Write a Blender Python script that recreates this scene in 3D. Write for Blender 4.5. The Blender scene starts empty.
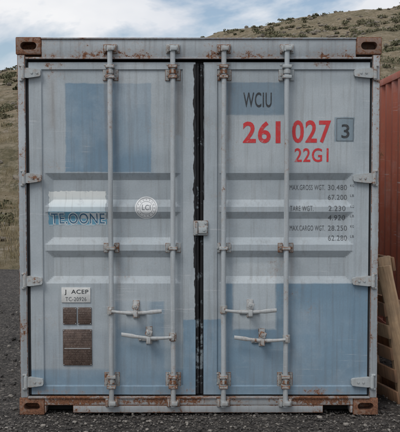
import bpy, bmesh, math, random
from mathutils import Vector, Matrix, noise as mnoise
random.seed(7)
S=bpy.context.scene
S.view_settings.view_transform='Standard'
S.view_settings.look='None'
S.view_settings.exposure=0
PITCH=math.radians(3.0); F=893.4; D=6*math.cos(PITCH); CAMZ=1.667
cp,sp=math.cos(PITCH),math.sin(PITCH)
# survey measurements taken from the photo, rectified into metres on the container's end plane
def Zm(py): return CAMZ-D*math.tan(PITCH+math.atan((py-216)/F))
def Xm(px,py):
    v=(py-216)/F
    return (px-200)/F*(D/(cp-v*sp))
def R(px0,py0,px1,py1):
    pm=(py0+py1)/2
    return (Xm(px0,pm),Xm(px1,pm),Zm(py1),Zm(py0))
# ------------------------------------------------------------ node helper
class NT:
    def __init__(s,mat):
        mat.use_nodes=True
        s.t=mat.node_tree; s.n=s.t.nodes; s.l=s.t.links; s.n.clear()
    def new(s,ty,**k):
        n=s.n.new(ty)
        for a,b in k.items(): setattr(n,a,b)
        return n
    def put(s,sock,v):
        if v is None: return
        if isinstance(v,bpy.types.NodeSocket): s.l.new(v,sock)
        else: sock.default_value=v
    def m(s,op,a,b=None,c=None,clamp=False):
        n=s.new('ShaderNodeMath',operation=op,use_clamp=clamp)
        s.put(n.inputs[0],a); s.put(n.inputs[1],b); s.put(n.inputs[2],c)
        return n.outputs[0]
    def vm(s,op,a,b=None):
        n=s.new('ShaderNodeVectorMath',operation=op)
        s.put(n.inputs[0],a); s.put(n.inputs[1],b)
        return n.outputs['Value'] if op in('DOT_PRODUCT','LENGTH') else n.outputs[0]
    def mix(s,f,a,b,blend='MIX'):
        n=s.new('ShaderNodeMix',data_type='RGBA',blend_type=blend)
        s.put(n.inputs[0],f); s.put(n.inputs[6],a); s.put(n.inputs[7],b)
        return n.outputs[2]
    def noise(s,vec,sc,det=3,ro=0.6,dist=0):
        n=s.new('ShaderNodeTexNoise')
        s.put(n.inputs['Vector'],vec); n.inputs['Scale'].default_value=sc
        n.inputs['Detail'].default_value=det; n.inputs['Roughness'].default_value=ro
        n.inputs['Distortion'].default_value=dist
        return n
    def nz(s,*a,**k): return s.noise(*a,**k).outputs[0]
    def mr(s,v,a,b,c=0.0,d=1.0):
        n=s.new('ShaderNodeMapRange')
        s.put(n.inputs[0],v)
        for i,x in enumerate((a,b,c,d)): s.put(n.inputs[i+1],x)
        return n.outputs[0]
    def scale(s,vec,v3):
        return s.vm('MULTIPLY',vec,v3)
    def out(s,col,rough,bump=None,bstr=0.3,bdist=0.002,metal=0.0,spec=0.5):
        b=s.new('ShaderNodeBsdfPrincipled'); o=s.new('ShaderNodeOutputMaterial')
        s.put(b.inputs['Base Color'],col); s.put(b.inputs['Roughness'],rough); s.put(b.inputs['Metallic'],metal)
        b.inputs['Specular IOR Level'].default_value=spec
        if bump is not None:
            bn=s.new('ShaderNodeBump'); s.put(bn.inputs['Height'],bump)
            bn.inputs['Strength'].default_value=bstr; bn.inputs['Distance'].default_value=bdist
            s.l.new(bn.outputs[0],b.inputs['Normal'])
        s.l.new(b.outputs[0],o.inputs[0])

def rectmask(N,x,z,r,soft=0.004):
    a=N.m('MINIMUM',N.m('SUBTRACT',x,r[0]),N.m('SUBTRACT',r[1],x))
    b=N.m('MINIMUM',N.m('SUBTRACT',z,r[2]),N.m('SUBTRACT',r[3],z))
    return N.mr(N.m('MINIMUM',a,b),-soft,soft)

def paint(name,base,rust=0.5,edge=1.0,patches=(),rzones=(),dirt=0.5,rough=0.5,fine=1.0,low_dirt=True,rcol=None,bumps=0.3):
    mat=bpy.data.materials.new(name); N=NT(mat)
    co=N.new('ShaderNodeTexCoord').outputs['Object']
    sx=N.new('ShaderNodeSeparateXYZ'); N.l.new(co,sx.inputs[0])
    X,Z=sx.outputs[0],sx.outputs[2]
    w=N.noise(co,14,4,0.65)
    ws=N.new('ShaderNodeSeparateColor'); N.l.new(w.outputs['Color'],ws.inputs[0])
    wA,wB,wC=ws.outputs[0],ws.outputs[1],ws.outputs[2]
    xw=N.m('ADD',X,N.m('MULTIPLY',N.m('SUBTRACT',wA,0.5),0.020))
    zw=N.m('ADD',Z,N.m('MULTIPLY',N.m('SUBTRACT',wB,0.5),0.020))
    bg_=N.noise(co,2.0,5,0.65)
    bs=N.new('ShaderNodeSeparateColor'); N.l.new(bg_.outputs['Color'],bs.inputs[0])
    big,big2,big3=bs.outputs[0],bs.outputs[1],bs.outputs[2]
    col=N.mix(N.mr(big,0.3,0.7),tuple(c*0.88 for c in base[:3])+(1,),tuple(min(1,c*1.1) for c in base[:3])+(1,))
    for p in patches:
        r,c,soft,op=p
        k=N.m('MULTIPLY',rectmask(N,xw,zw,r,soft),op)
        k=N.m('MULTIPLY',k,N.mr(wC,0.25,0.45,0.78,1.0))
        col=N.mix(k,col,c)
    # chalky abrasion and grime
    col=N.mix(N.mr(big2,0.50,0.75,0,0.32),col,(0.56,0.59,0.61,1))
    st=N.nz(N.scale(co,(34,34,1.3)),1.0,4,0.65)
    col=N.mix(N.m('MULTIPLY',N.mr(st,0.5,0.78),dirt*0.7),col,(0.125,0.105,0.085,1))
    sc=N.nz(N.scale(co,(3.0,1,70)),1.0,2,0.6)   # horizontal scuffs
    col=N.mix(N.m('MULTIPLY',N.mr(sc,0.62,0.70),N.mr(big3,0.5,0.62,0,0.5)),col,(0.60,0.62,0.64,1))
    fnn=N.noise(co,110,3,0.75); fn=fnn.outputs[0]
    col=N.mix(N.mr(fn,0.35,0.7,0.0,0.16*fine),col,(0.10,0.10,0.10,1))
    if low_dirt:
        ld=N.m('MULTIPLY',N.mr(Z,0.0,0.45,1,0),wC)
        col=N.mix(N.m('MULTIPLY',ld,0.7*dirt),col,(0.17,0.135,0.105,1))
    # rust
    n2=N.nz(co,42,5,0.75)
    n1=N.nz(N.vm('ADD',co,(11,3,2)),3.5,3,0.6)
    spot=N.m('ADD',N.m('MULTIPLY',n1,0.55),N.m('MULTIPLY',n2,0.6))
    th=0.80-rust*0.2
    if edge>0:
        at=N.new('ShaderNodeAttribute'); at.attribute_name='edge'
        spot=N.m('ADD',spot,N.m('MULTIPLY',at.outputs['Fac'],0.11*edge))
    for r,amt in rzones:
        spot=N.m('ADD',spot,N.m('MULTIPLY',rectmask(N,xw,zw,r,0.02),amt))
    rk=N.mr(spot,th,th+0.05)
    halo=N.mr(spot,th-0.09,th+0.03,0,0.38)
    ra,rb=rcol or ((0.075,0.032,0.020,1),(0.27,0.125,0.065,1))
    rc=N.mix(N.mr(fn,0.35,0.65),ra,rb)
    col=N.mix(halo,col,(0.32,0.21,0.14,1))
    col=N.mix(rk,col,rc)
    ro=N.m('ADD',N.mr(big,0,1,rough,rough+0.15),N.m('MULTIPLY',rk,0.3),clamp=True)
    bump=N.m('ADD',N.m('MULTIPLY',n2,0.6),N.m('MULTIPLY',rk,fn))
    N.out(col,ro,bump,bumps,0.0015,spec=0.35)
    return mat

def simple(name,col,rough=0.7,var=0.25,sc=40,bs=0.3,metal=0,col2=None,fade=0):
    mat=bpy.data.materials.new(name); N=NT(mat)
    co=N.new('ShaderNodeTexCoord').outputs['Object']
    n=N.nz(co,sc,4,0.7)
    c2=col2 or tuple(c*(1-var) for c in col[:3])+(1,)
    c=N.mix(N.mr(n,0.35,0.65),c2,col)
    N.out(c,rough,n,bs,0.002,metal)
    return mat

GREY=(0.375,0.425,0.46,1); BLUE=(0.145,0.245,0.34,1); BLUE2=(0.165,0.27,0.365,1); LT=(0.47,0.52,0.55,1)
BRN=(0.24,0.17,0.12,1)
P=[ (R(29,370,196,396),BLUE2,0.01,0.9),
    (R(42,330,116,372),(0.32,0.375,0.42,1),0.05,0.7),
    (R(65,83,151,172),BLUE,0.004,0.88),
    (R(66,84,86,170),(0.20,0.30,0.39,1),0.02,0.5),
    (R(118,120,151,172),(0.19,0.285,0.37,1),0.05,0.6),
    (R(226,82,288,115),(0.18,0.255,0.32,1),0.004,0.92),
    (R(288,84,356,168),LT,0.03,0.5),
    (R(232,116,286,168),LT,0.02,0.55),
    (R(335,117,355,142),(0.20,0.27,0.32,1),0.003,0.95),
    (R(183,320,226,396),BLUE2,0.004,0.9),
    (R(226,284,369,396),BLUE2,0.006,0.92),
    (R(115,345,184,374),(0.22,0.32,0.40,1),0.03,0.6),
    (R(115,302,164,374),(0.20,0.295,0.38,1),0.008,0.8),
    (R(118,300,150,328),LT,0.02,0.6),
    (R(233,264,276,330),(0.46,0.51,0.54,1),0.008,0.88),
    (R(300,300,350,345),(0.21,0.31,0.40,1),0.05,0.6),
    (R(250,345,300,380),(0.24,0.33,0.41,1),0.04,0.5),
    (R(44,226,104,284),(0.42,0.465,0.49,1),0.03,0.6),
    (R(119,70,170,150),LT,0.05,0.35),
    (R(105,82,109,150),BRN,0.012,0.30),(R(176,82,181,135),BRN,0.012,0.33),(R(228,82,231,140),BRN,0.012,0.28),
    (R(116,252,120,290),BRN,0.012,0.22),(R(290,252,294,280),BRN,0.012,0.25),
    (R(48,79,55,128),BRN,0.02,0.25),
]
RZ=[(R(44,62,74,80),0.15),(R(29,388,196,397),0.11),(R(203,388,368,397),0.11),(R(29,60,196,65),0.09),(R(203,60,368,65),0.09),(R(298,62,330,68),0.12)]
M_door=paint('door_paint',GREY,0.14,0.0,P,RZ,0.55)
M_frame=paint('frame_paint',(0.35,0.39,0.42,1),0.62,1.3,(),[(R(40,38,110,58),0.04),(R(17,52.5,381,60),0.07),(R(45,394,350,404.5),0.15),(R(45,411,350,418),0.10),(R(320,38,360,58),0.05)],0.75)
M_cast=paint('casting_rusty_paint',(0.20,0.125,0.10,1),1.30,1.2,(),(),0.9,0.75,rcol=((0.09,0.042,0.028,1),(0.27,0.13,0.075,1)))
M_bar=paint('bar_paint',(0.41,0.45,0.475,1),0.50,0.0,(),(),0.8,0.42)
M_fit=paint('fitting_paint',(0.40,0.44,0.455,1),0.80,0.8,(),(),0.7,0.5)
M_fitr=paint('fitting_rusty',(0.37,0.40,0.405,1),0.97,1.0,(),(),0.9,0.6)
M_gal=paint('handle_galvanised',(0.41,0.43,0.435,1),0.60,0.8,(),(),0.7,0.4)
M_side=paint('side_paint',(0.36,0.41,0.45,1),0.6,0.0,(),(),0.6)
M_red=paint('red_oxide_paint',(0.36,0.10,0.06,1),0.45,0.7,(),(),0.5,0.6,fine=1.5)
M_rub=simple('rubber_seal',(0.016,0.016,0.018,1),0.8,0.4,30,0.4)
M_dark=simple('dark_void',(0.01,0.01,0.01,1),0.9,0.3)

# ------------------------------------------------------------ mesh helpers
def link(o,parent=None):
    S.collection.objects.link(o)
    if parent: o.parent=parent
    return o
def empty(name):
    e=bpy.data.objects.new(name,None); S.collection.objects.link(e); return e
def mark_edges(me):
    a=me.attributes.new('edge','FLOAT','FACE')
    a.data.foreach_set('value',[0.0 if max(abs(c) for c in p.normal)>0.985 else 1.0 for p in me.polygons])
def fin(bm,name,mat,parent,smooth=True,ang=30):
    me=bpy.data.meshes.new(name); bm.normal_update(); bm.to_mesh(me); bm.free()
    if mat: me.materials.append(mat)
    if smooth:
        for p in me.polygons: p.use_smooth=True
        me.set_sharp_from_angle(angle=math.radians(ang))
    return link(bpy.data.objects.new(name,me),parent)
def abox(bm,x0,x1,y0,y1,z0,z1,b=0.003,ry=0,seg=2,rot=None,piv=None):
    c=Vector(((x0+x1)/2,(y0+y1)/2,(z0+z1)/2))
    tmp=bmesh.new()
    bmesh.ops.create_cube(tmp,size=1)
    bmesh.ops.scale(tmp,vec=(abs(x1-x0),abs(y1-y0),abs(z1-z0)),verts=tmp.verts)
    if b>0: bmesh.ops.bevel(tmp,geom=tmp.edges[:],offset=b,segments=seg,affect='EDGES',profile=0.5)
    M=Matrix.Translation(c)
    if ry: M=M@Matrix.Rotation(ry,4,'Y')
    if rot is not None: M=M@rot
    bmesh.ops.transform(tmp,matrix=M,verts=tmp.verts)
    me=bpy.data.meshes.new('t'); tmp.to_mesh(me); tmp.free(); bm.from_mesh(me); bpy.data.meshes.remove(me)
def acyl(bm,p0,p1,r,seg=20,b=0.0,r2=None):
    p0=Vector(p0);p1=Vector(p1);d=p1-p0
    tmp=bmesh.new()
    bmesh.ops.create_cone(tmp,cap_ends=True,segments=seg,radius1=r,radius2=r if r2 is None else r2,depth=d.length)
    if b>0:
        ee=[e for e in tmp.edges if e.calc_face_angle(0)>1.2]
        bmesh.ops.bevel(tmp,geom=ee,offset=b,segments=2,affect='EDGES')
    M=Matrix.Translation((p0+p1)/2)@d.to_track_quat('Z','Y').to_matrix().to_4x4()
    bmesh.ops.transform(tmp,matrix=M,verts=tmp.verts)
    me=bpy.data.meshes.new('t'); tmp.to_mesh(me); tmp.free(); bm.from_mesh(me); bpy.data.meshes.remove(me)
def box(name,x0,x1,y0,y1,z0,z1,mat,parent,b=0.003,ry=0):
    bm=bmesh.new(); abox(bm,x0,x1,y0,y1,z0,z1,b,ry); o=fin(bm,name,mat,parent)
    mark_edges(o.data); return o

def casting(name,x0,x1,y0,y1,z0,z1,front,mat,parent):
    """corner casting with oval aperture on the end face"""
    o=box(name,x0,x1,y0,y1,z0,z1,mat,parent,0.006)
    cx,cz=(x0+x1)/2,(z0+z1)/2
    bm=bmesh.new()
    yy=y0 if front else y1
    h=0.026; w=0.028
    pts=[]
    for i in range(12):
        a=-math.pi/2+math.pi*i/11; pts.append((cx+w+h*math.cos(a),cz+h*math.sin(a)))
    for i in range(12):
        a=math.pi/2+math.pi*i/11; pts.append((cx-w+h*math.cos(a),cz+h*math.sin(a)))
    ya,yb=(yy-0.02,yy+0.10) if front else (yy-0.10,yy+0.02)
    v0=[bm.verts.new((p[0],ya,p[1])) for p in pts]; v1=[bm.verts.new((p[0],yb,p[1])) for p in pts]
    bm.faces.new(v0); bm.faces.new(v1[::-1])
    for i in range(len(pts)):
        j=(i+1)%len(pts); bm.faces.new((v0[j],v0[i],v1[i],v1[j]))
    bmesh.ops.recalc_face_normals(bm,faces=bm.faces)
    me=bpy.data.meshes.new('cut'); bm.to_mesh(me); bm.free()
    c=bpy.data.objects.new('cut',me); S.collection.objects.link(c)
    md=o.modifiers.new('b','BOOLEAN'); md.operation='DIFFERENCE'; md.object=c; md.solver='EXACT'
    dg=bpy.context.evaluated_depsgraph_get(); dg.update()
    nm=bpy.data.meshes.new_from_object(o.evaluated_get(dg))
    o.modifiers.clear(); o.data=nm
    bpy.data.objects.remove(c)
    nm.set_sharp_from_angle(angle=math.radians(30))
    return o

def corr(name,mode,fixed,out,a0,a1,z0,z1,mat,parent,depth=0.036,pitch=0.278):
    prof=[(a0,0)]; t=a0
    while t<a1-0.30:
        prof.append((t+0.072,0)); prof.append((t+0.140,1)); prof.append((t+0.210,1)); prof.append((t+0.278,0)); t+=0.278
    prof.append((a1,0))
    bm=bmesh.new(); lo=[];hi=[]
    for a,d in prof:
        f=fixed-out*depth*d
        if mode=='x': lo.append(bm.verts.new((f,a,z0))); hi.append(bm.verts.new((f,a,z1)))
        elif mode=='y': lo.append(bm.verts.new((a,f,z0))); hi.append(bm.verts.new((a,f,z1)))
        else: lo.append(bm.verts.new((z0,a,f))); hi.append(bm.verts.new((z1,a,f)))
    for i in range(len(lo)-1): bm.faces.new((lo[i],lo[i+1],hi[i+1],hi[i]))
    return fin(bm,name,mat,parent,False)

def shell(parent,xL,xR,y0,y1,H,mat,mcast,end_wall=False):
    w=0.165; ch=0.115; dp=0.178
    for nm,yy0,yy1,fr in (('front',y0-0.004,y0+dp,True),('rear',y1-dp,y1+0.004,False)):
        for sd,a,b in (('left',xL-0.004,xL+w),('right',xR-w,xR+0.004)):
            casting(f'corner_casting_{nm}_{sd}_bottom',a,b,yy0,yy1,0.0,ch,fr,mcast,parent)
            casting(f'corner_casting_{nm}_{sd}_top',a,b,yy0,yy1,H-ch,H,fr,mcast,parent)
    for nm,a,b in (('left',xL+0.004,xL+0.055),('right',xR-0.055,xR-0.004)):
        box('corner_post_front_'+nm,a,b,y0+0.002,y0+0.14,ch,H-ch,mat,parent,0.004)
        box('corner_post_rear_'+nm,a,b,y1-0.14,y1-0.002,ch,H-ch,mat,parent,0.004)
        box('bottom_side_rail_'+nm,a,b,y0+dp,y1-dp,0.012,0.15,mat,parent,0.004)
        box('top_side_rail_'+nm,a,b,y0+dp,y1-dp,H-0.085,H-0.02,mat,parent,0.004)
    corr('side_wall_left','x',xL+0.012,-1,y0+0.14,y1-0.14,0.14,H-0.08,mat,parent)
    corr('side_wall_right','x',xR-0.012,1,y0+0.14,y1-0.14,0.14,H-0.08,mat,parent)
    corr('rear_wall','y',y1-0.03,1,xL+0.05,xR-0.05,0.12,H-0.1,mat,parent)
    corr('roof','z',H-0.03,1,y0+0.1,y1-0.1,xL+0.05,xR-0.05,mat,parent,0.02)
    box('rear_header',xL+w,xR-w,y1-0.1,y1-0.006,H-0.10,H-0.012,mat,parent)
    box('rear_sill',xL+w,xR-w,y1-0.1,y1-0.006,0.015,0.13,mat,parent)
    box('floor',xL+0.06,xR-0.06,y0+0.15,y1-0.15,0.10,0.14,M_dark,parent,0)
    if end_wall:
        corr('end_wall','y',y0+0.03,-1,xL+0.05,xR-0.05,0.12,H-0.1,mat,parent)
        box('front_header',xL+w,xR-w,y0+0.006,y0+0.1,H-0.10,H-0.012,mat,parent)
        box('front_sill',xL+w,xR-w,y0+0.006,y0+0.1,0.015,0.13,mat,parent)

# ------------------------------------------------------------ grey container
XL,XR,H=-1.222,1.205,Zm(37)
C=empty('shipping_container')
shell(C,XL,XR,0.0,6.06,H,M_frame,M_cast)
for o in list(C.children):
    if 'wall' in o.name or 'roof' in o.name: o.data.materials[0]=M_side
zt=Zm(57.5)
box('header_beam',XL+0.165,XR-0.165,0.004,0.10,zt,H-0.012,M_frame,C,0.004)
box('header_top_lip',XL+0.165,XR-0.165,-0.006,0.03,H-0.0135,H-0.004,M_frame,C,0.002)
box('header_drip_lip',XL+0.06,XR-0.06,-0.006,0.012,zt-0.010,zt+0.004,M_frame,C,0.002)
zs1=Zm(397.5)
sa,sb=Xm(46,408),Xm(73,408); sc_,sd_=Xm(323,408),Xm(350,408)
box('sill_beam',XL+0.165,XR-0.165,-0.001,0.10,0.066,zs1,M_frame,C,0.004)
for i,(a,b) in enumerate(((XL+0.167,sa),(sb,sc_),(sd_,XR-0.167))):
    if b>a: box(f'sill_lower_{i+1}',a,b,0.001,0.10,0.014,0.065,M_frame,C,0.003)
box('sill_recess_back',XL+0.17,XR-0.17,0.101,0.106,0.012,0.12,M_dark,C,0)
box('sill_top_lip',XL+0.055,XR-0.055,-0.014,0.02,zs1-0.004,zs1+0.007,M_frame,C,0.002)
box('door_opening_seal',XL+0.05,XR-0.05,0.085,0.11,zs1-0.01,zt+0.01,M_rub,C,0)

LD=(Xm(29.5,216),Xm(195.5,216)); RD=(Xm(203.5,216),Xm(369,216))
LP=(Xm(42,216),Xm(183,216)); RP=(Xm(217,216),Xm(356.5,216))
DZ0,DZ1=Zm(395),Zm(62)
PZ0,PZ1=Zm(387),Zm(69)
RIBS=[(Zm(207),Zm(173)),(Zm(245),Zm(212)),(Zm(284),Zm(251))]
RZW=0.048
def ramp(t):
    t=max(0.0,min(1.0,t)); return t
def surf(x,z,dent=True):
    P_=LP if x<0 else RP
    y=0.014
    d=min(x-P_[0],P_[1]-x,z-PZ0,PZ1-z)
    y+=0.012*ramp(d/0.007)
    for a,b in RIBS:
        r=ramp(min(min(z-a,b-z)/RZW,min(x-P_[0]-0.015,P_[1]-0.015-x)/0.055))
        y+=0.026*r
    if dent:
        y+=0.0050*mnoise.noise(Vector((x*2.6,z*2.6,1.3)))+0.0016*mnoise.noise(Vector((x*10,z*10,4)))
    return y
def lin(bps,step):
    bps=sorted(set(round(b,5) for b in bps)); o=[]
    for a,b in zip(bps,bps[1:]):
        n=max(1,math.ceil((b-a)/step)); o+= [a+(b-a)*i/n for i in range(n)]
    o.append(bps[-1]); return o
def make_door(name,DX,PX):
    xs=lin([DX[0],DX[1],PX[0],PX[0]+0.007,PX[1]-0.007,PX[1],PX[0]+0.015,PX[0]+0.07,PX[1]-0.015,PX[1]-0.07],0.010)
    zb=[DZ0,DZ1,PZ0,PZ0+0.007,PZ1-0.007,PZ1]
    for a,b in RIBS: zb+=[a,a+RZW,b-RZW,b]
    zs=lin(zb,0.010)
    bm=bmesh.new()
    g=[[bm.verts.new((x,surf(x,z),z)) for x in xs] for z in zs]
    for i in range(len(zs)-1):
        for j in range(len(xs)-1):
            bm.faces.new((g[i][j],g[i][j+1],g[i+1][j+1],g[i+1][j]))
    def strip(vs,flip):
        bk=[bm.verts.new((v.co.x,0.075,v.co.z)) for v in vs]
        for i in range(len(vs)-1):
            f=(vs[i],vs[i+1],bk[i+1],bk[i])
            bm.faces.new(f if flip else f[::-1])
    strip(g[0],False); strip(g[-1],True)
    strip([r[0] for r in g],True); strip([r[-1] for r in g],False)
    return fin(bm,name,M_door,C,True,16)
make_door('door_left',LD,LP); make_door('door_right',RD,RP)

def simple_rub():
    mat=bpy.data.materials.new('gasket_rubber'); N=NT(mat)
    co=N.new('ShaderNodeTexCoord').outputs['Object']
    n=N.nz(co,9,6,0.75)
    sx=N.new('ShaderNodeSeparateXYZ'); N.l.new(co,sx.inputs[0])
    low=N.mr(sx.outputs[2],Zm(330),Zm(300),0.10,0.0)
    c=N.mix(N.mr(N.m('ADD',n,low),0.58,0.64),(0.020,0.020,0.022,1),(0.17,0.20,0.22,1))
    N.out(c,0.85,N.nz(co,50,4),0.4,0.003,spec=0.2); return mat
M_gr=simple_rub()
bm=bmesh.new()
gx0,gx1=LD[1],RD[0]
n=60
for s,(xa,rr) in enumerate(((gx0+0.012,0.013),(gx1-0.012,0.011))):
    prev=None
    for i in range(n+1):
        z=DZ0+0.004+(DZ1-DZ0-0.01)*i/n
        cx=xa+0.003*mnoise.noise(Vector((s*5.0,z*6,0)));r=rr*(1+0.25*mnoise.noise(Vector((s*3.0+9,z*9,0))))
        ring=[bm.verts.new((cx+r*math.cos(t*math.pi/5),0.034+r*math.sin(t*math.pi/5),z)) for t in range(10)]
        if prev:
            for k in range(10): bm.faces.new((prev[k],prev[(k+1)%10],ring[(k+1)%10],ring[k]))
        prev=ring
fin(bm,'centre_gasket',M_gr,C)
for nm,xx in (('left',LD[0]-0.008),('right',RD[1]+0.008)):
    bm=bmesh.new(); acyl(bm,(xx,0.03,DZ0),(xx,0.03,DZ1),0.011); fin(bm,'edge_gasket_'+nm,M_rub,C)
def ragged(name,x0,x1,z0,z1,mat,amp,seed,off=0.0022):
    bm=bmesh.new(); prev=None; n=int((z1-z0)/0.008)
    for i in range(n+1):
        z=z0+(z1-z0)*i/n
        a=x0+amp*mnoise.noise(Vector((seed,z*14,0)))+amp*0.5*mnoise.noise(Vector((seed,z*50,3)))
        b=x1+amp*0.2*mnoise.noise(Vector((seed+7,z*12,0)))
        if b<=a+0.001:b=a+0.001
        m_=(a+b)/2
        row=[bm.verts.new((x,surf(x,z)-off,z)) for x in (a,m_,b)]
        if prev:
            for k in range(2): bm.faces.new((prev[k],prev[k+1],row[k+1],row[k]))
        prev=row
    return fin(bm,name,mat,C)
ragged('sealant_strip_upper',LD[1]-0.012,LD[1]-0.0005,Zm(268),Zm(64),M_rub,0.009,1.0)
ragged('sealant_strip_lower',LD[1]-0.005,LD[1]-0.0005,Zm(320),Zm(268),M_rub,0.010,2.0)
ragged('sealant_strip_right',RD[0]+0.0005,RD[0]+0.004,Zm(200),Zm(64),M_rub,0.002,4.0)

# ------------------------------------------------------------ locking bars and fittings
BARS=[111,173,223.5,286]
BY=-0.026; BR=0.0168
def bolt(bm,x,y,z,r=0.008,h=0.007): acyl(bm,(x,y,z),(x,y-h,z),r,6,0.001)
for i,px in enumerate(BARS):
    x=Xm(px,216)
    bm=bmesh.new(); prev=None
    za,zb_=Zm(406),Zm(46)
    for k in range(41):     # very slightly bent tube
        z=za+(zb_-za)*k/40
        ox=0.0026*mnoise.noise(Vector((i*7.0,z*1.6,0))); oy=0.0015*mnoise.noise(Vector((i*7.0+3,z*1.6,0)))
        ring=[bm.verts.new((x+ox+BR*math.cos(t*math.pi/12),BY+oy+BR*math.sin(t*math.pi/12),z)) for t in range(24)]
        if prev:
            for t in range(24): bm.faces.new((prev[t],prev[(t+1)%24],ring[(t+1)%24],ring[t]))
        else: bm.faces.new(ring[::-1])
        prev=ring
    bm.faces.new(prev)
    fin(bm,f'locking_bar_{i+1}',M_bar,C)
    for j,py in enumerate((72,248,381)):
        z=Zm(py); ys=surf(x,z,False)
        hh=0.062 if j!=1 else 0.036
        bm=bmesh.new()
        dx=0.030
        abox(bm,x-dx-0.022,x-dx+0.010,ys-0.010,ys+0.012,z-hh*0.9,z+hh*0.9,0.003)
        abox(bm,x+dx-0.010,x+dx+0.022,ys-0.010,ys+0.012,z-hh*0.9,z+hh*0.9,0.003)
        for q in ((-hh*0.55,hh*0.55) if j!=1 else (0,)):
            abox(bm,x-dx,x+dx,BY-BR-0.006,ys-0.008,z+q-0.011,z+q+0.011,0.004)
            for sx in (-1,1): bolt(bm,x+sx*(dx+0.008),ys-0.009,z+q+(0.016 if j!=1 else 0))
        if j!=1:
            acyl(bm,(x,BY,z-0.014),(x,BY,z+0.014),BR+0.007,20,0.003)
        o=fin(bm,f'bar_guide_{i+1}_{j+1}',M_fitr if (i+j)%3 else M_fit,C); mark_edges(o.data)
    for nm,pz,sg in (('top',49,1),('bottom',402,-1)):
        z=Zm(pz)
        bm=bmesh.new()
        abox(bm,x-0.038,x-0.022,-0.040,0.006,z-0.024,z+0.022,0.004)
        abox(bm,x+0.022,x+0.040,-0.034,0.006,z-0.022,z+0.026,0.004)
        abox(bm,x-0.045,x+0.047,-0.010,0.008,z-0.030,z+0.030,0.003)
        o=fin(bm,f'cam_keeper_{nm}_{i+1}',M_fitr if i!=3 else M_fit,C); mark_edges(o.data)
        bm=bmesh.new()
        acyl(bm,(x,BY,z-0.020),(x,BY,z+0.020),BR+0.007,20,0.004)
        abox(bm,x-0.012,x+0.030,BY-0.030,BY-0.008,z-0.014,z+0.014,0.005)
        fin(bm,f'cam_{nm}_{i+1}',M_fit,C)
def handle(idx,pxb,pxe,py,pxc,tilt=0.0):
    z=Zm(py); xb=Xm(pxb,py); xe=Xm(pxe,py); xc=Xm(pxc,py); s=1 if xe>xb else -1
    bm=bmesh.new()
    acyl(bm,(xb,BY,z-0.028),(xb,BY,z+0.028),BR+0.008,20,0.004)
    abox(bm,xb-0.010,xb+0.010,BY-0.038,BY,z-0.020,z+0.020,0.004)
    fin(bm,f'handle_hub_{idx}',M_fitr,C)
    bm=bmesh.new()
    L=abs(xe-xb); n=14; prev=None
    for i in range(n+1):
        t=i/n; x=xb+s*L*t
        hh=0.009+0.003*math.sin(math.pi*t)+ (0.004 if t>0.72 else 0); th=0.006
        y=BY-0.030-0.006*math.sin(t*math.pi)+0.008*t
        zz=z-tilt*t*L-0.010*math.sin(t*math.pi*1.2)
        r=[bm.verts.new((x,y+th*math.sin(a),zz+hh*math.cos(a))) for a in [k*math.pi/4 for k in range(8)]]
        if prev:
            for k in range(8): bm.faces.new((prev[k],prev[(k+1)%8],r[(k+1)%8],r[k]))
        else: bm.faces.new(r)
        prev=r
    bm.faces.new(prev[::-1]); bmesh.ops.recalc_face_normals(bm,faces=bm.faces)
    fin(bm,f'handle_lever_{idx}',M_gal,C,True,50)
    bm=bmesh.new()
    ys=surf(xc,z,False)
    abox(bm,xc-0.022,xc+0.022,ys-0.008,ys+0.01,z-0.060,z+0.062,0.004)
    abox(bm,xc-0.072,xc+0.062,ys-0.012,ys+0.006,z-0.036,z-0.010,0.004)
    abox(bm,xc-0.016,xc+0.016,BY-0.012,ys,z-0.042,z-0.022,0.003)
    abox(bm,xc-0.014,xc+0.014,BY-0.046,BY-0.032,z-0.040,z+0.004,0.004)
    abox(bm,xc-0.012,xc+0.012,BY-0.020,ys,z+0.026,z+0.044,0.003)
    abox(bm,xc-0.020,xc+0.024,BY-0.042,BY-0.026,z+0.012,z+0.052,0.006,0.35)
    bolt(bm,xc,BY-0.042,z+0.036,0.010,0.006)
    bolt(bm,xc-0.058,ys-0.012,z-0.023); bolt(bm,xc+0.050,ys-0.012,z-0.023); bolt(bm,xc,ys-0.008,z-0.052)
    o=fin(bm,f'handle_catch_{idx}',M_gal,C); mark_edges(o.data)
handle(1,111,162,310,136,0.02)
handle(2,173,122,336,149,-0.04)
handle(3,223.5,276,309,250,0.02)
handle(4,286,234,338,262,-0.02)

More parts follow.
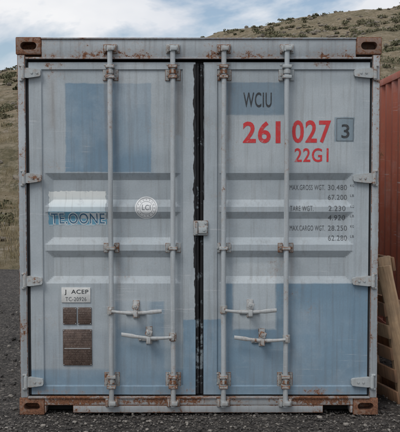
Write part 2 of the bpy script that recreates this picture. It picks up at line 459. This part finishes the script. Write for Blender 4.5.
for i,py in enumerate((73,178,281,382)):
    z=Zm(py)
    for sd,s,xp,DX in (('left',1,Xm(24.5,216),LD[0]),('right',-1,Xm(373.5,216),RD[1])):
        bm=bmesh.new()
        L=0.118 if sd=='left' else 0.140
        acyl(bm,(xp,-0.012,z-0.040),(xp,-0.012,z+0.040),0.013,16,0.002)
        acyl(bm,(xp,-0.012,z-0.047),(xp,-0.012,z+0.047),0.008,12,0.002)
        y0=-0.016
        xa=xp; xb_=xp+s*L
        prof=[(xa,0.030),(xa+s*0.03,0.034),(xb_-s*0.03,0.026),(xb_-s*0.006,0.022),(xb_,0.012)]
        ring=[(a,z+h) for a,h in prof]+[(a,z-h) for a,h in prof[::-1]]
        va=[bm.verts.new((a,y0,b)) for a,b in ring]; vb=[bm.verts.new((a,0.018,b)) for a,b in ring]
        fs=[bm.faces.new(va),bm.faces.new(vb[::-1])]
        for k in range(len(ring)):
            j=(k+1)%len(ring); fs.append(bm.faces.new((va[k],vb[k],vb[j],va[j])))
        bmesh.ops.recalc_face_normals(bm,faces=fs)
        bolt(bm,xp+s*0.06,y0,z+0.0,0.008,0.005); bolt(bm,xp+s*0.095,y0,z,0.008,0.005)
        abox(bm,xp-s*0.024,xp+s*0.004,-0.010,0.02,z+0.042,z+0.054,0.003)
        abox(bm,xp-s*0.024,xp+s*0.004,-0.010,0.02,z-0.054,z-0.042,0.003)
        fin(bm,f'hinge_{sd}_{i+1}',M_fit,C)
bm=bmesh.new()
xc=Xm(201,228); z=Zm(228)
abox(bm,xc-0.050,xc+0.046,-0.006,0.012,z-0.050,z+0.050,0.004)
abox(bm,xc-0.018,xc+0.040,-0.022,-0.004,z-0.036,z+0.012,0.006)
acyl(bm,(xc-0.030,-0.014,z-0.04),(xc-0.030,-0.014,z+0.045),0.009,14,0.002)
bolt(bm,xc+0.02,-0.022,z-0.012,0.009,0.006); bolt(bm,xc+0.03,-0.006,z+0.034)
o=fin(bm,'customs_seal_plate',M_fit,C); mark_edges(o.data)

# ------------------------------------------------------------ stickers, plates, lettering
def solidpaint(name,c,wear=0.3,rough=0.6):
    mat=bpy.data.materials.new(name); N=NT(mat)
    co=N.new('ShaderNodeTexCoord').outputs['Object']
    n=N.nz(co,55,5,0.8)
    b=tuple(x*0.7+0.12*wear for x in c[:3])+(1,)
    col=N.mix(N.mr(n,0.50,0.62),c,b)
    col=N.mix(N.mr(N.nz(co,22,5,0.8),0.60,0.67,0,wear),col,(0.40,0.43,0.45,1))
    N.out(col,rough,n,0.1); return mat
T_red=solidpaint('lettering_red',(0.56,0.03,0.035,1),0.5)
T_blk=solidpaint('lettering_black',(0.030,0.035,0.04,1),0.4)
T_blk2=solidpaint('lettering_faded_black',(0.085,0.095,0.105,1),0.7)
T_blk3=solidpaint('seal_print_grey',(0.25,0.27,0.29,1),0.6)
T_blue=solidpaint('lettering_blue',(0.03,0.12,0.22,1),0.6)
T_wht=solidpaint('lettering_white',(0.60,0.64,0.65,1),0.4)
def text(name,s,r,mat,bold=0.0,off=0.0016,sf=None):
    cu=bpy.data.curves.new(name,'FONT'); cu.body=s; cu.offset=bold; cu.space_character=1.08
    cu.resolution_u=4
    o=bpy.data.objects.new(name,cu); S.collection.objects.link(o)
    dg=bpy.context.evaluated_depsgraph_get(); dg.update()
    me=bpy.data.meshes.new_from_object(o.evaluated_get(dg))
    bpy.data.objects.remove(o)
    xs=[v.co.x for v in me.vertices]; ys=[v.co.y for v in me.vertices]
    a,b,c,d=min(xs),max(xs),min(ys),max(ys)
    x0,x1,z0,z1=r
    bm=bmesh.new(); bm.from_mesh(me); bpy.data.meshes.remove(me)
    for v in bm.verts:
        X=x0+(v.co.x-a)/(b-a)*(x1-x0); Zz=z0+(v.co.y-c)/(d-c)*(z1-z0)
        v.co=Vector((X,0,Zz))
    cuts=[]
    for ra,rb in RIBS: cuts+=[ra,ra+RZW,rb-RZW,rb]
    k=z0
    while k<z1: cuts.append(k); k+=0.03
    for zc in cuts:
        if z0<zc<z1: bmesh.ops.bisect_plane(bm,geom=bm.verts[:]+bm.edges[:]+bm.faces[:],plane_co=(0,0,zc),plane_no=(0,0,1))
    k=x0+0.03
    while k<x1:
        bmesh.ops.bisect_plane(bm,geom=bm.verts[:]+bm.edges[:]+bm.faces[:],plane_co=(k,0,0),plane_no=(1,0,0)); k+=0.03
    f=sf or surf
    for v in bm.verts: v.co.y=f(v.co.x,v.co.z)-off
    bmesh.ops.recalc_face_normals(bm,faces=bm.faces)
    return fin(bm,name,mat,C,False)
def decal(name,r,mat,off=0.0012,step=0.006,shape=None):
    x0,x1,z0,z1=r
    xs=lin([x0,x1],step); zb=[z0,z1]
    for a,b in RIBS:
        for q in (a,a+RZW,b-RZW,b):
            if z0<q<z1: zb.append(q)
    zs=lin(zb,step)
    bm=bmesh.new(); g=[[bm.verts.new((x,surf(x,z)-off,z)) for x in xs] for z in zs]
    for i in range(len(zs)-1):
        for j in range(len(xs)-1):
            if shape and not shape((xs[j]+xs[j+1])/2,(zs[i]+zs[i+1])/2): continue
            bm.faces.new((g[i][j],g[i][j+1],g[i+1][j+1],g[i+1][j]))
    return fin(bm,name,mat,C,True)
text('owner_code','WCIU',R(243.5,92,272,107),T_blk,0.008)
text('serial_number_a','26',R(243,121,271,143),T_red,0.022)
text('serial_number_a_one','1',R(276,121,280.8,143),T_red,0.016)
text('serial_number_b','027',R(292.5,120,331.5,143),T_red,0.020)
text('check_digit','3',R(342,124,350,138),T_blk,0.01)
text('size_type_code','22G1',R(295,148,329,162),T_red,0.012)
for i,(a,b,py) in enumerate((('MAX.GROSS WGT.','30.480',187.5),('','67.200',197.5),('TARE WGT.','2.230',208.5),('','4.920',218),('MAX.CARGO WGT.','28.250',228.5),('','62.280',238.5))):
    if a: text(f'weight_label_{i}',a,R(290.5,py-2.6,326 if 'TARE' not in a else 314,py+2.6),T_blk2,0.0)
    text(f'weight_value_{i}',b,R(329,py-2.6,348 if len(b)>5 else 346,py+2.6),T_blk2,0.0)
    text(f'weight_unit_{i}','KG' if i%2==0 else 'LB',R(351,py-3,354.5,py-0.6),T_blk2,0.0)
x0,x1,z0,z1=R(337,118,354,141)
bm=bmesh.new()
for a,b,c,d in ((x0,x1,z1-0.003,z1),(x0,x1,z0,z0+0.003),(x0,x0+0.003,z0+0.004,z1-0.004),(x1-0.003,x1,z0+0.004,z1-0.004)):
    vs=[bm.verts.new((X,surf(X,Z)-0.0018,Z)) for X,Z in ((a,c),(b,c),(b,d),(a,d))]; bm.faces.new(vs)
fin(bm,'check_digit_box',T_blk2,C,False)
def sticker_mat():
    mat=bpy.data.materials.new('old_sticker'); N=NT(mat)
    co=N.new('ShaderNodeTexCoord').outputs['Object']
    sx=N.new('ShaderNodeSeparateXYZ'); N.l.new(co,sx.inputs[0]); X,Z=sx.outputs[0],sx.outputs[2]
    col=N.mix(N.mr(Z,Zm(213),Zm(196)),(0.46,0.57,0.63,1),(0.66,0.69,0.68,1))
    w=N.m('ADD',Z,N.m('MULTIPLY',N.m('SUBTRACT',N.nz(co,25,4),0.5),0.01))
    xw=N.m('ADD',X,N.m('MULTIPLY',N.m('SUBTRACT',N.nz(co,31,4),0.5),0.02))
    col=N.mix(rectmask(N,xw,w,R(47,212,107,225),0.003),col,(0.12,0.30,0.42,1))
    col=N.mix(rectmask(N,xw,w,R(80,213,106,219),0.003),col,(0.55,0.62,0.66,1))
    col=N.mix(N.mr(N.nz(co,18,6,0.8),0.56,0.64,0,0.6),col,(0.45,0.49,0.52,1))
    col=N.mix(N.mr(N.nz(N.scale(co,(60,1,4)),1,4),0.55,0.7,0,0.3),col,(0.25,0.25,0.25,1))
    N.out(col,0.55,N.nz(co,40,4),0.2); return mat
rS=R(47.5,191,106,226)
def torn(x,z):
    e=min(x-rS[0],rS[1]-x,z-rS[2],rS[3]-z)
    return e+0.008*mnoise.noise(Vector((x*40,z*40,2)))>0.0025
decal('operator_sticker',rS,sticker_mat(),0.0012,0.003,torn)
text('operator_sticker_lettering_edge','TE.OONE',R(49,212.5,105,225),T_wht,0.05,0.0022)
text('operator_sticker_lettering','TE.OONE',R(50,213.5,104,224),T_blue,0.0,0.0030)
cx,cz=Xm(146,208),Zm(208); rr=11.3/149
M_seal=simple('seal_sticker',(0.74,0.76,0.77,1),0.6,0.15,60,0.1)
def disc(name,r0,r1,mat,off):
    bm=bmesh.new(); prev=None; n=48
    rads=[r0+(r1-r0)*k/14 for k in range(15)] if r0==0 else [r0,r1]
    for r in rads:
        ring=[]
        for t in range(n):
            X=cx+max(r,0.0005)*math.cos(2*math.pi*t/n); Z=cz+max(r,0.0005)*math.sin(2*math.pi*t/n)
            ring.append(bm.verts.new((X,surf(X,Z)-off,Z)))
        if prev:
            for k in range(n): bm.faces.new((prev[k],ring[k],ring[(k+1)%n],prev[(k+1)%n]))
        prev=ring
    bmesh.ops.recalc_face_normals(bm,faces=bm.faces)
    fin(bm,name,mat,C,True)
disc('approval_seal',0,rr,M_seal,0.0014)
disc('approval_seal_ring',rr*0.86,rr*0.90,T_blk3,0.0024)
disc('approval_seal_inner_ring',rr*0.56,rr*0.59,T_blk3,0.0024)
text('approval_seal_initials','LCI',(cx-rr*0.38,cx+rr*0.38,cz-rr*0.2,cz+rr*0.28),T_blk3,0.02,0.0026)
for k in range(16):
    a=k/16*2*math.pi; X=cx+rr*0.73*math.cos(a); Z=cz+rr*0.73*math.sin(a)
    text(f'approval_seal_letter_{k}',random.choice('ABDHRSN'),(X-0.004,X+0.004,Z-0.005,Z+0.005),T_blk3,0.0,0.0024)
M_white=simple('label_white',(0.64,0.65,0.64,1),0.6,0.18,30,0.1)
def plate(name,r,mat,th=0.004,b=0.002):
    x0,x1,z0,z1=r; y=0.0232
    return box(name,x0,x1,y-th,y+0.006,z0,z1,mat,C,b)
plate('acep_label',R(61,288,90,303),M_white,0.0025,0.001)
text('acep_label_text','J  ACEP',R(64,290,88,295.5),T_blk,0.01,0.0026,lambda x,z:0.0222)
text('acep_label_number','TC-20926',R(65,297.5,86,301.5),T_blk2,0.0,0.0026,lambda x,z:0.0222)
def plate_mat():
    mat=bpy.data.materials.new('data_plate_brown'); N=NT(mat)
    co=N.new('ShaderNodeTexCoord').outputs['Object']
    n=N.nz(co,28,6,0.8)
    col=N.mix(N.mr(n,0.35,0.65),(0.050,0.034,0.028,1),(0.15,0.105,0.085,1))
    v=N.nz(N.scale(co,(180,1,70)),1,2)
    sx=N.new('ShaderNodeSeparateXYZ'); N.l.new(co,sx.inputs[0])
    ln=N.m('GREATER_THAN',N.m('FRACT',N.m('MULTIPLY',sx.outputs[2],62)),0.6)
    col=N.mix(N.m('MULTIPLY',N.mr(v,0.5,0.56),N.m('MULTIPLY',ln,0.35)),col,(0.32,0.27,0.24,1))
    N.out(col,0.45,n,0.2,metal=0.3); return mat
M_pl=plate_mat()
for nm,r in (('customs_plate',R(62.5,308,76,325)),('approval_plate',R(77.5,308,91,325)),('csc_plate',R(62.5,330,91.5,366))):
    plate(nm,r,M_pl)
    x0,x1,z0,z1=r; bm=bmesh.new()
    for X in (x0+0.006,x1-0.006):
        for Z in (z0+0.006,z1-0.006): acyl(bm,(X,0.020,Z),(X,0.017,Z),0.003,8)
    fin(bm,nm+'_rivets',M_gal,C)
x0,x1,z0,z1=R(64,348.6,90,349.4)
box('csc_plate_divider',x0,x1,0.0175,0.020,z0,z1,M_gal,C,0.0005)

# ------------------------------------------------------------ red container
RC=empty('shipping_container.001')
RX=1.825
shell(RC,RX,RX+2.438,0.75,6.81,2.591,M_red,M_red,True)

# ------------------------------------------------------------ wooden pallet leaning in the gap
def wood(name,a,b):
    mat=bpy.data.materials.new(name); N=NT(mat)
    co=N.new('ShaderNodeTexCoord').outputs['Object']
    g=N.nz(N.scale(co,(60,60,3)),1,5,0.7,0.6)
    col=N.mix(N.mr(g,0.3,0.7),a,b)
    col=N.mix(N.mr(N.nz(co,5,4,0.7),0.45,0.7,0,0.6),col,(0.14,0.11,0.085,1))
    N.out(col,0.85,g,0.5,0.003); return mat
W1=wood('weathered_wood',(0.26,0.165,0.095,1),(0.52,0.37,0.23,1)); W2=wood('brown_wood',(0.14,0.075,0.042,1),(0.36,0.21,0.12,1))
PA=empty('wooden_pallet')
lean=math.radians(-9.5); turn=math.radians(16)
Mx=Matrix.Translation((1.47,0.32,0.004))@Matrix.Rotation(turn,4,'Z')@Matrix.Rotation(lean,4,'Y')
def pbox(nm,x0,x1,y0,y1,z0,z1,mat):
    o=box(nm,x0,x1,y0,y1,z0,z1,mat,PA,0.003); o.matrix_local=Mx
for i,y in enumerate((-0.0,0.42,0.84)):
    pbox(f'stringer_{i+1}',-0.045,0.045,y,y+0.04,0.0,1.06,W1 if i==0 else W2)
for i in range(7):
    z=0.0+i*0.160; pbox(f'deck_board_{i+1}',-0.066,-0.046,-0.012+random.uniform(-.012,.008),0.89,z,z+0.098+random.uniform(-.01,.004),W1 if i in(3,5,6) else W2)
for i in range(4):
    z=0.02+i*0.31; pbox(f'bottom_board_{i+1}',0.046,0.066,-0.01,0.89,z,z+0.098,W2)
PL=empty('wooden_plank')
o=box('plank',-0.012,0.012,-0.05,0.05,0,1.02,W1,PL,0.003); o.matrix_local=Matrix.Translation((1.50,0.16,0.004))@Matrix.Rotation(math.radians(-13),4,'Y')@Matrix.Rotation(math.radians(50),4,'Z')

# ------------------------------------------------------------ ground, hill
def ground_mat():
    mat=bpy.data.materials.new('gravel_ground'); N=NT(mat)
    co=N.new('ShaderNodeTexCoord').outputs['Object']
    v=N.new('ShaderNodeTexVoronoi'); N.l.new(co,v.inputs['Vector']); v.inputs['Scale'].default_value=70
    v2=N.new('ShaderNodeTexVoronoi'); N.l.new(co,v2.inputs['Vector']); v2.inputs['Scale'].default_value=26
    n=N.nz(co,3,6,0.7)
    col=N.mix(N.mr(n,0.3,0.7),(0.024,0.022,0.021,1),(0.055,0.050,0.046,1))
    sep=N.new('ShaderNodeSeparateColor'); N.l.new(v.outputs['Color'],sep.inputs[0])
    col=N.mix(N.mr(sep.outputs[0],0.72,0.95,0,0.75),col,(0.15,0.135,0.12,1))
    sep2=N.new('ShaderNodeSeparateColor'); N.l.new(v2.outputs['Color'],sep2.inputs[0])
    col=N.mix(N.m('MULTIPLY',N.mr(sep2.outputs[0],0.85,0.9,0,0.6),N.mr(v2.outputs['Distance'],0.45,0.3)),col,(0.20,0.18,0.16,1))
    h=N.m('ADD',N.m('MULTIPLY',N.m('SUBTRACT',1.0,v.outputs['Distance']),0.6),N.m('MULTIPLY',N.m('SUBTRACT',1.0,v2.outputs['Distance']),0.8))
    N.out(col,0.9,h,0.9,0.012,spec=0.25); return mat
bm=bmesh.new()
xs=[-900,-300,-80,-30]+[ -10+i*0.5 for i in range(41)]+[30,80,300,900]
ys=[-900,-300,-80,-25]+[-6+i*0.5 for i in range(41)]+[40,100,300,1500]
g=[[bm.verts.new((x,y,(0.012*mnoise.noise(Vector((x*1.3,y*1.3,0)))-0.006) if abs(x)<10 and -6<y<14 else -0.006)) for x in xs] for y in ys]
for i in range(len(ys)-1):
    for j in range(len(xs)-1): bm.faces.new((g[i][j],g[i][j+1],g[i+1][j+1],g[i+1][j]))
fin(bm,'ground',ground_mat(),None)

def hillh(x,y):
    base=8.6+0.8*mnoise.noise(Vector((x*0.12,0,5)))+(0.9 if x>0 else 0)
    t=(y-base)/105.0
    Hh=max(8,18.9+0.175*max(-90,min(90,x)))
    if t<=0: return -0.35+0.25*max(t*105+1.4,-1)/1.4 if t>-0.0133 else -0.6
    p=t if t<1 else 1-(t-1)*0.25
    h=Hh*max(p,-0.2)
    sc=min(1,t*12)
    h+=sc*(1.3*mnoise.noise(Vector((x*0.045,y*0.045,0)))+0.6*mnoise.noise(Vector((x*0.16,y*0.16,2)))+0.25*mnoise.noise(Vector((x*0.6,y*0.6,3))))
    h+=0.09*mnoise.noise(Vector((x*1.5,y*1.5,9)))*min(1,t*80)
    return h-0.02
def hill_mat():
    mat=bpy.data.materials.new('dry_hillside'); N=NT(mat)
    co=N.new('ShaderNodeTexCoord').outputs['Object']
    n=N.nz(co,0.22,7,0.75); n2=N.nz(co,1.8,7,0.8); n3=N.nz(N.scale(co,(1,0.5,1)),3.5,6,0.85)
    col=N.mix(N.mr(n,0.38,0.62),(0.125,0.11,0.065,1),(0.25,0.20,0.135,1))
    col=N.mix(N.mr(n2,0.46,0.62,0,0.8),col,(0.33,0.285,0.21,1))
    col=N.mix(N.mr(n3,0.51,0.62,0,0.8),col,(0.065,0.064,0.040,1))
    col=N.mix(N.mr(N.nz(co,0.6,5,0.8),0.57,0.63,0,0.7),col,(0.34,0.30,0.25,1))
    N.out(col,0.95,n2,0.8,0.3,spec=0.1); return mat
bm=bmesh.new()
xs=sorted(set([-400,-300,-230]+[-170+i*6 for i in range(20)]+[-56+i*0.8 for i in range(141)]+[60+i*6 for i in range(20)]+[230,300,400]))
ys=[7+0.5*i for i in range(26)]+[20+0.9*i for i in range(134)]+[145,160,190,240,320]
g=[[bm.verts.new((x,y,hillh(x,y))) for x in xs] for y in ys]
for i in range(len(ys)-1):
    for j in range(len(xs)-1): bm.faces.new((g[i][j],g[i][j+1],g[i+1][j+1],g[i+1][j]))
fin(bm,'hill',hill_mat(),None,True,180)

def veg_mat(name,a,b,c):
    mat=bpy.data.materials.new(name); N=NT(mat)
    co=N.new('ShaderNodeTexCoord').outputs['Object']
    nn=N.noise(co,0.9,5,0.8); s_=N.new('ShaderNodeSeparateColor'); N.l.new(nn.outputs['Color'],s_.inputs[0])
    col=N.mix(N.mr(s_.outputs[0],0.4,0.6),a,b)
    col=N.mix(N.mr(s_.outputs[1],0.5,0.62),col,c)
    N.out(col,0.9,spec=0.15); return mat
V=[];Fc=[]
rnd=random.Random(3)
def shrub(x,y,r,hf,n,ls):
    z0=hillh(x,y)-0.05*r
    lob=[(rnd.uniform(-.6,.6)*r,rnd.uniform(-.6,.6)*r,rnd.uniform(.15,.5)*r*hf,rnd.uniform(.3,.6)*r) for _ in range(6)]
    for _ in range(n):
        lx,ly,lz,lr=rnd.choice(lob)
        u=Vector((rnd.gauss(0,1),rnd.gauss(0,1),rnd.gauss(0,1))).normalized()*lr*rnd.uniform(.5,1.05)
        c=Vector((x+lx+u.x,y+ly+u.y,max(z0-0.05,z0+lz+u.z*hf)))
        s=ls*rnd.uniform(.6,1.4)
        a=Vector((rnd.gauss(0,1),rnd.gauss(0,1),rnd.gauss(0,1))).normalized(); b=a.orthogonal().normalized()
        k=len(V); V.extend([c+a*s,c+b*s*.6,c-a*s,c-b*s*.6]); Fc.append((k,k+1,k+2,k+3))
cnt=0
while cnt<1500:
    y=rnd.uniform(9.5,116); x=rnd.uniform(-1,1)*(10+y*0.40)
    if mnoise.noise(Vector((x*0.09,y*0.09,7)))+rnd.uniform(-.6,.6)<0: continue
    near=y<35
    if near: shrub(x,y,rnd.uniform(.25,.6),rnd.uniform(.6,.9),220,0.030+0.0006*y)
    else: shrub(x,y,rnd.uniform(.3,.85),rnd.uniform(.5,.75),100,0.05+0.0006*y)
    cnt+=1
me=bpy.data.meshes.new('hill_shrubs'); me.from_pydata(V,[],Fc); me.materials.append(veg_mat('shrub_leaves',(0.075,0.080,0.045,1),(0.115,0.11,0.065,1),(0.17,0.145,0.095,1)))
link(bpy.data.objects.new('hill_shrubs',me))
V=[];Fc=[]
def tuft(x,y,h,n):
    z=hillh(x,y)
    for _ in range(n):
        a=rnd.uniform(0,6.28); l=h*rnd.uniform(.5,1.1); bx=x+rnd.gauss(0,.06); by=y+rnd.gauss(0,.06)
        dx,dy=math.cos(a)*l*rnd.uniform(.1,.6),math.sin(a)*l*rnd.uniform(.1,.6); w=0.003+0.010*h
        px_,py_=-math.sin(a)*w,math.cos(a)*w
        k=len(V); V.extend([(bx-px_,by-py_,z-0.03),(bx+px_,by+py_,z-0.03),(bx+dx*.5+px_*.7,by+dy*.5+py_*.7,z+l*.6),(bx+dx,by+dy,z+l),(bx+dx*.5-px_*.7,by+dy*.5-py_*.7,z+l*.6)])
        Fc.append((k,k+1,k+2,k+3,k+4))
for _ in range(7000):
    y=8.7+abs(rnd.gauss(0,14)); x=rnd.uniform(-1,1)*(6+y*0.33)
    if hillh(x,y)<0 or mnoise.noise(Vector((x*0.5,y*0.5,3)))<-0.12: continue
    tuft(x,y,rnd.uniform(.08,.26),9)
me=bpy.data.meshes.new('dry_grass'); me.from_pydata(V,[],Fc); me.materials.append(veg_mat('dry_grass_blades',(0.30,0.24,0.15,1),(0.17,0.155,0.085,1),(0.37,0.31,0.21,1)))
link(bpy.data.objects.new('dry_grass',me))

# pebbles and hillside rocks
ico=bmesh.new(); bmesh.ops.create_icosphere(ico,subdivisions=1,radius=1); iv=[v.co.copy() for v in ico.verts]; ifc=[[v.index for v in f.verts] for f in ico.faces]; ico.free()
V=[];Fc=[];MI=[]
def pebble(x,y,s,z=0.0):
    k=len(V); q=Matrix.Rotation(rnd.uniform(0,6.28),3,'Z')@Matrix.Rotation(rnd.uniform(-.5,.5),3,'X')
    sc=Vector((s*rnd.uniform(.8,1.4),s*rnd.uniform(.7,1.1),s*rnd.uniform(.4,.8)))
    mi=rnd.choice((0,0,0,1,1,2))
    for v in iv:
        p=q@Vector((v.x*sc.x*rnd.uniform(.75,1.2),v.y*sc.y*rnd.uniform(.75,1.2),v.z*sc.z*rnd.uniform(.75,1.2)))
        V.append((x+p.x,y+p.y,z+s*0.2+p.z))
    for f in ifc: Fc.append([k+a for a in f]); MI.append(mi)
for _ in range(8000):
    x=rnd.uniform(-1.75,1.9); y=rnd.uniform(-0.75,0.10)
    pebble(x,y,min(0.016,0.0025+rnd.expovariate(1/0.0028)))
for _ in range(2500):
    x=rnd.choice((rnd.uniform(-3.5,-1.25),rnd.uniform(1.22,1.8))); y=rnd.uniform(0.1,5)
    pebble(x,y,min(0.03,0.004+rnd.expovariate(1/0.005)))
stones=(simple('stone_dark',(0.055,0.05,0.047,1),0.9,0.4,60),simple('stone_mid',(0.12,0.11,0.10,1),0.9,0.4,60),simple('stone_light',(0.25,0.23,0.205,1),0.9,0.3,60))
me=bpy.data.meshes.new('gravel'); me.from_pydata(V,[],Fc)
for m_ in stones: me.materials.append(m_)
me.polygons.foreach_set('material_index',MI)
link(bpy.data.objects.new('gravel',me))
V=[];Fc=[];MI=[]
for _ in range(3600):
    y=rnd.uniform(9.5,116); x=rnd.uniform(-1,1)*(8+y*0.40)
    if mnoise.noise(Vector((x*0.12,y*0.12,17)))+rnd.uniform(-.3,.3)<0.05: continue
    pebble(x,y,rnd.uniform(0.04,0.12)+y*0.0020,hillh(x,y))
me=bpy.data.meshes.new('hill_rocks'); me.from_pydata(V,[],Fc)
for c in ((0.16,0.14,0.115,1),(0.20,0.175,0.14,1),(0.26,0.23,0.19,1)): me.materials.append(simple('rock',c,0.95,0.4,3))
me.polygons.foreach_set('material_index',MI)
link(bpy.data.objects.new('hill_rocks',me))

# ------------------------------------------------------------ world and light
EL,AZ=math.radians(52),math.radians(215)
w=bpy.data.worlds.new('World'); S.world=w; w.use_nodes=True
t=w.node_tree; t.nodes.clear()
class WN(NT):
    def __init__(s): s.t=t; s.n=t.nodes; s.l=t.links
N=WN()
sky=N.new('ShaderNodeTexSky'); sky.sky_type='NISHITA'; sky.sun_disc=False; sky.sun_elevation=EL; sky.sun_rotation=AZ
sky.air_density=1.0; sky.dust_density=0.6
co=N.new('ShaderNodeTexCoord').outputs['Generated']
v=N.vm('ADD',N.scale(co,(1.0,1.0,2.2)),(0.55,0.2,0.37))
c1=N.nz(v,4.2,7,0.56,0.3); c2=N.nz(N.vm('ADD',v,(4,4,4)),7,4,0.5)
k=N.mr(c1,0.385,0.50)
cl=N.mix(N.mr(c2,0.35,0.7),(9.4,9.4,9.5,1),(7.3,7.6,8.2,1))
skyc=N.mix(0.15,sky.outputs[0],(6,6.6,7.5,1))
col=N.mix(k,skyc,cl)
bg=N.new('ShaderNodeBackground'); N.l.new(col,bg.inputs[0]); bg.inputs[1].default_value=0.10
o=N.new('ShaderNodeOutputWorld'); N.l.new(bg.outputs[0],o.inputs[0])
L=bpy.data.lights.new('sun','SUN'); L.energy=1.6; L.angle=math.radians(26); L.color=(1,0.96,0.91)
lo=bpy.data.objects.new('sun',L); S.collection.objects.link(lo)
dirv=Vector((math.sin(AZ)*math.cos(EL),math.cos(AZ)*math.cos(EL),math.sin(EL)))
lo.rotation_euler=dirv.to_track_quat('Z','Y').to_euler()
lo.location=dirv*20

cam=bpy.data.cameras.new('camera'); co_=bpy.data.objects.new('camera',cam); S.collection.objects.link(co_)
cam.sensor_fit='HORIZONTAL'; cam.sensor_width=36; cam.lens=36*F/400
cam.clip_start=0.05; cam.clip_end=4000
co_.location=(0,-D,CAMZ); co_.rotation_euler=(math.pi/2-PITCH,0,0)
S.camera=co_
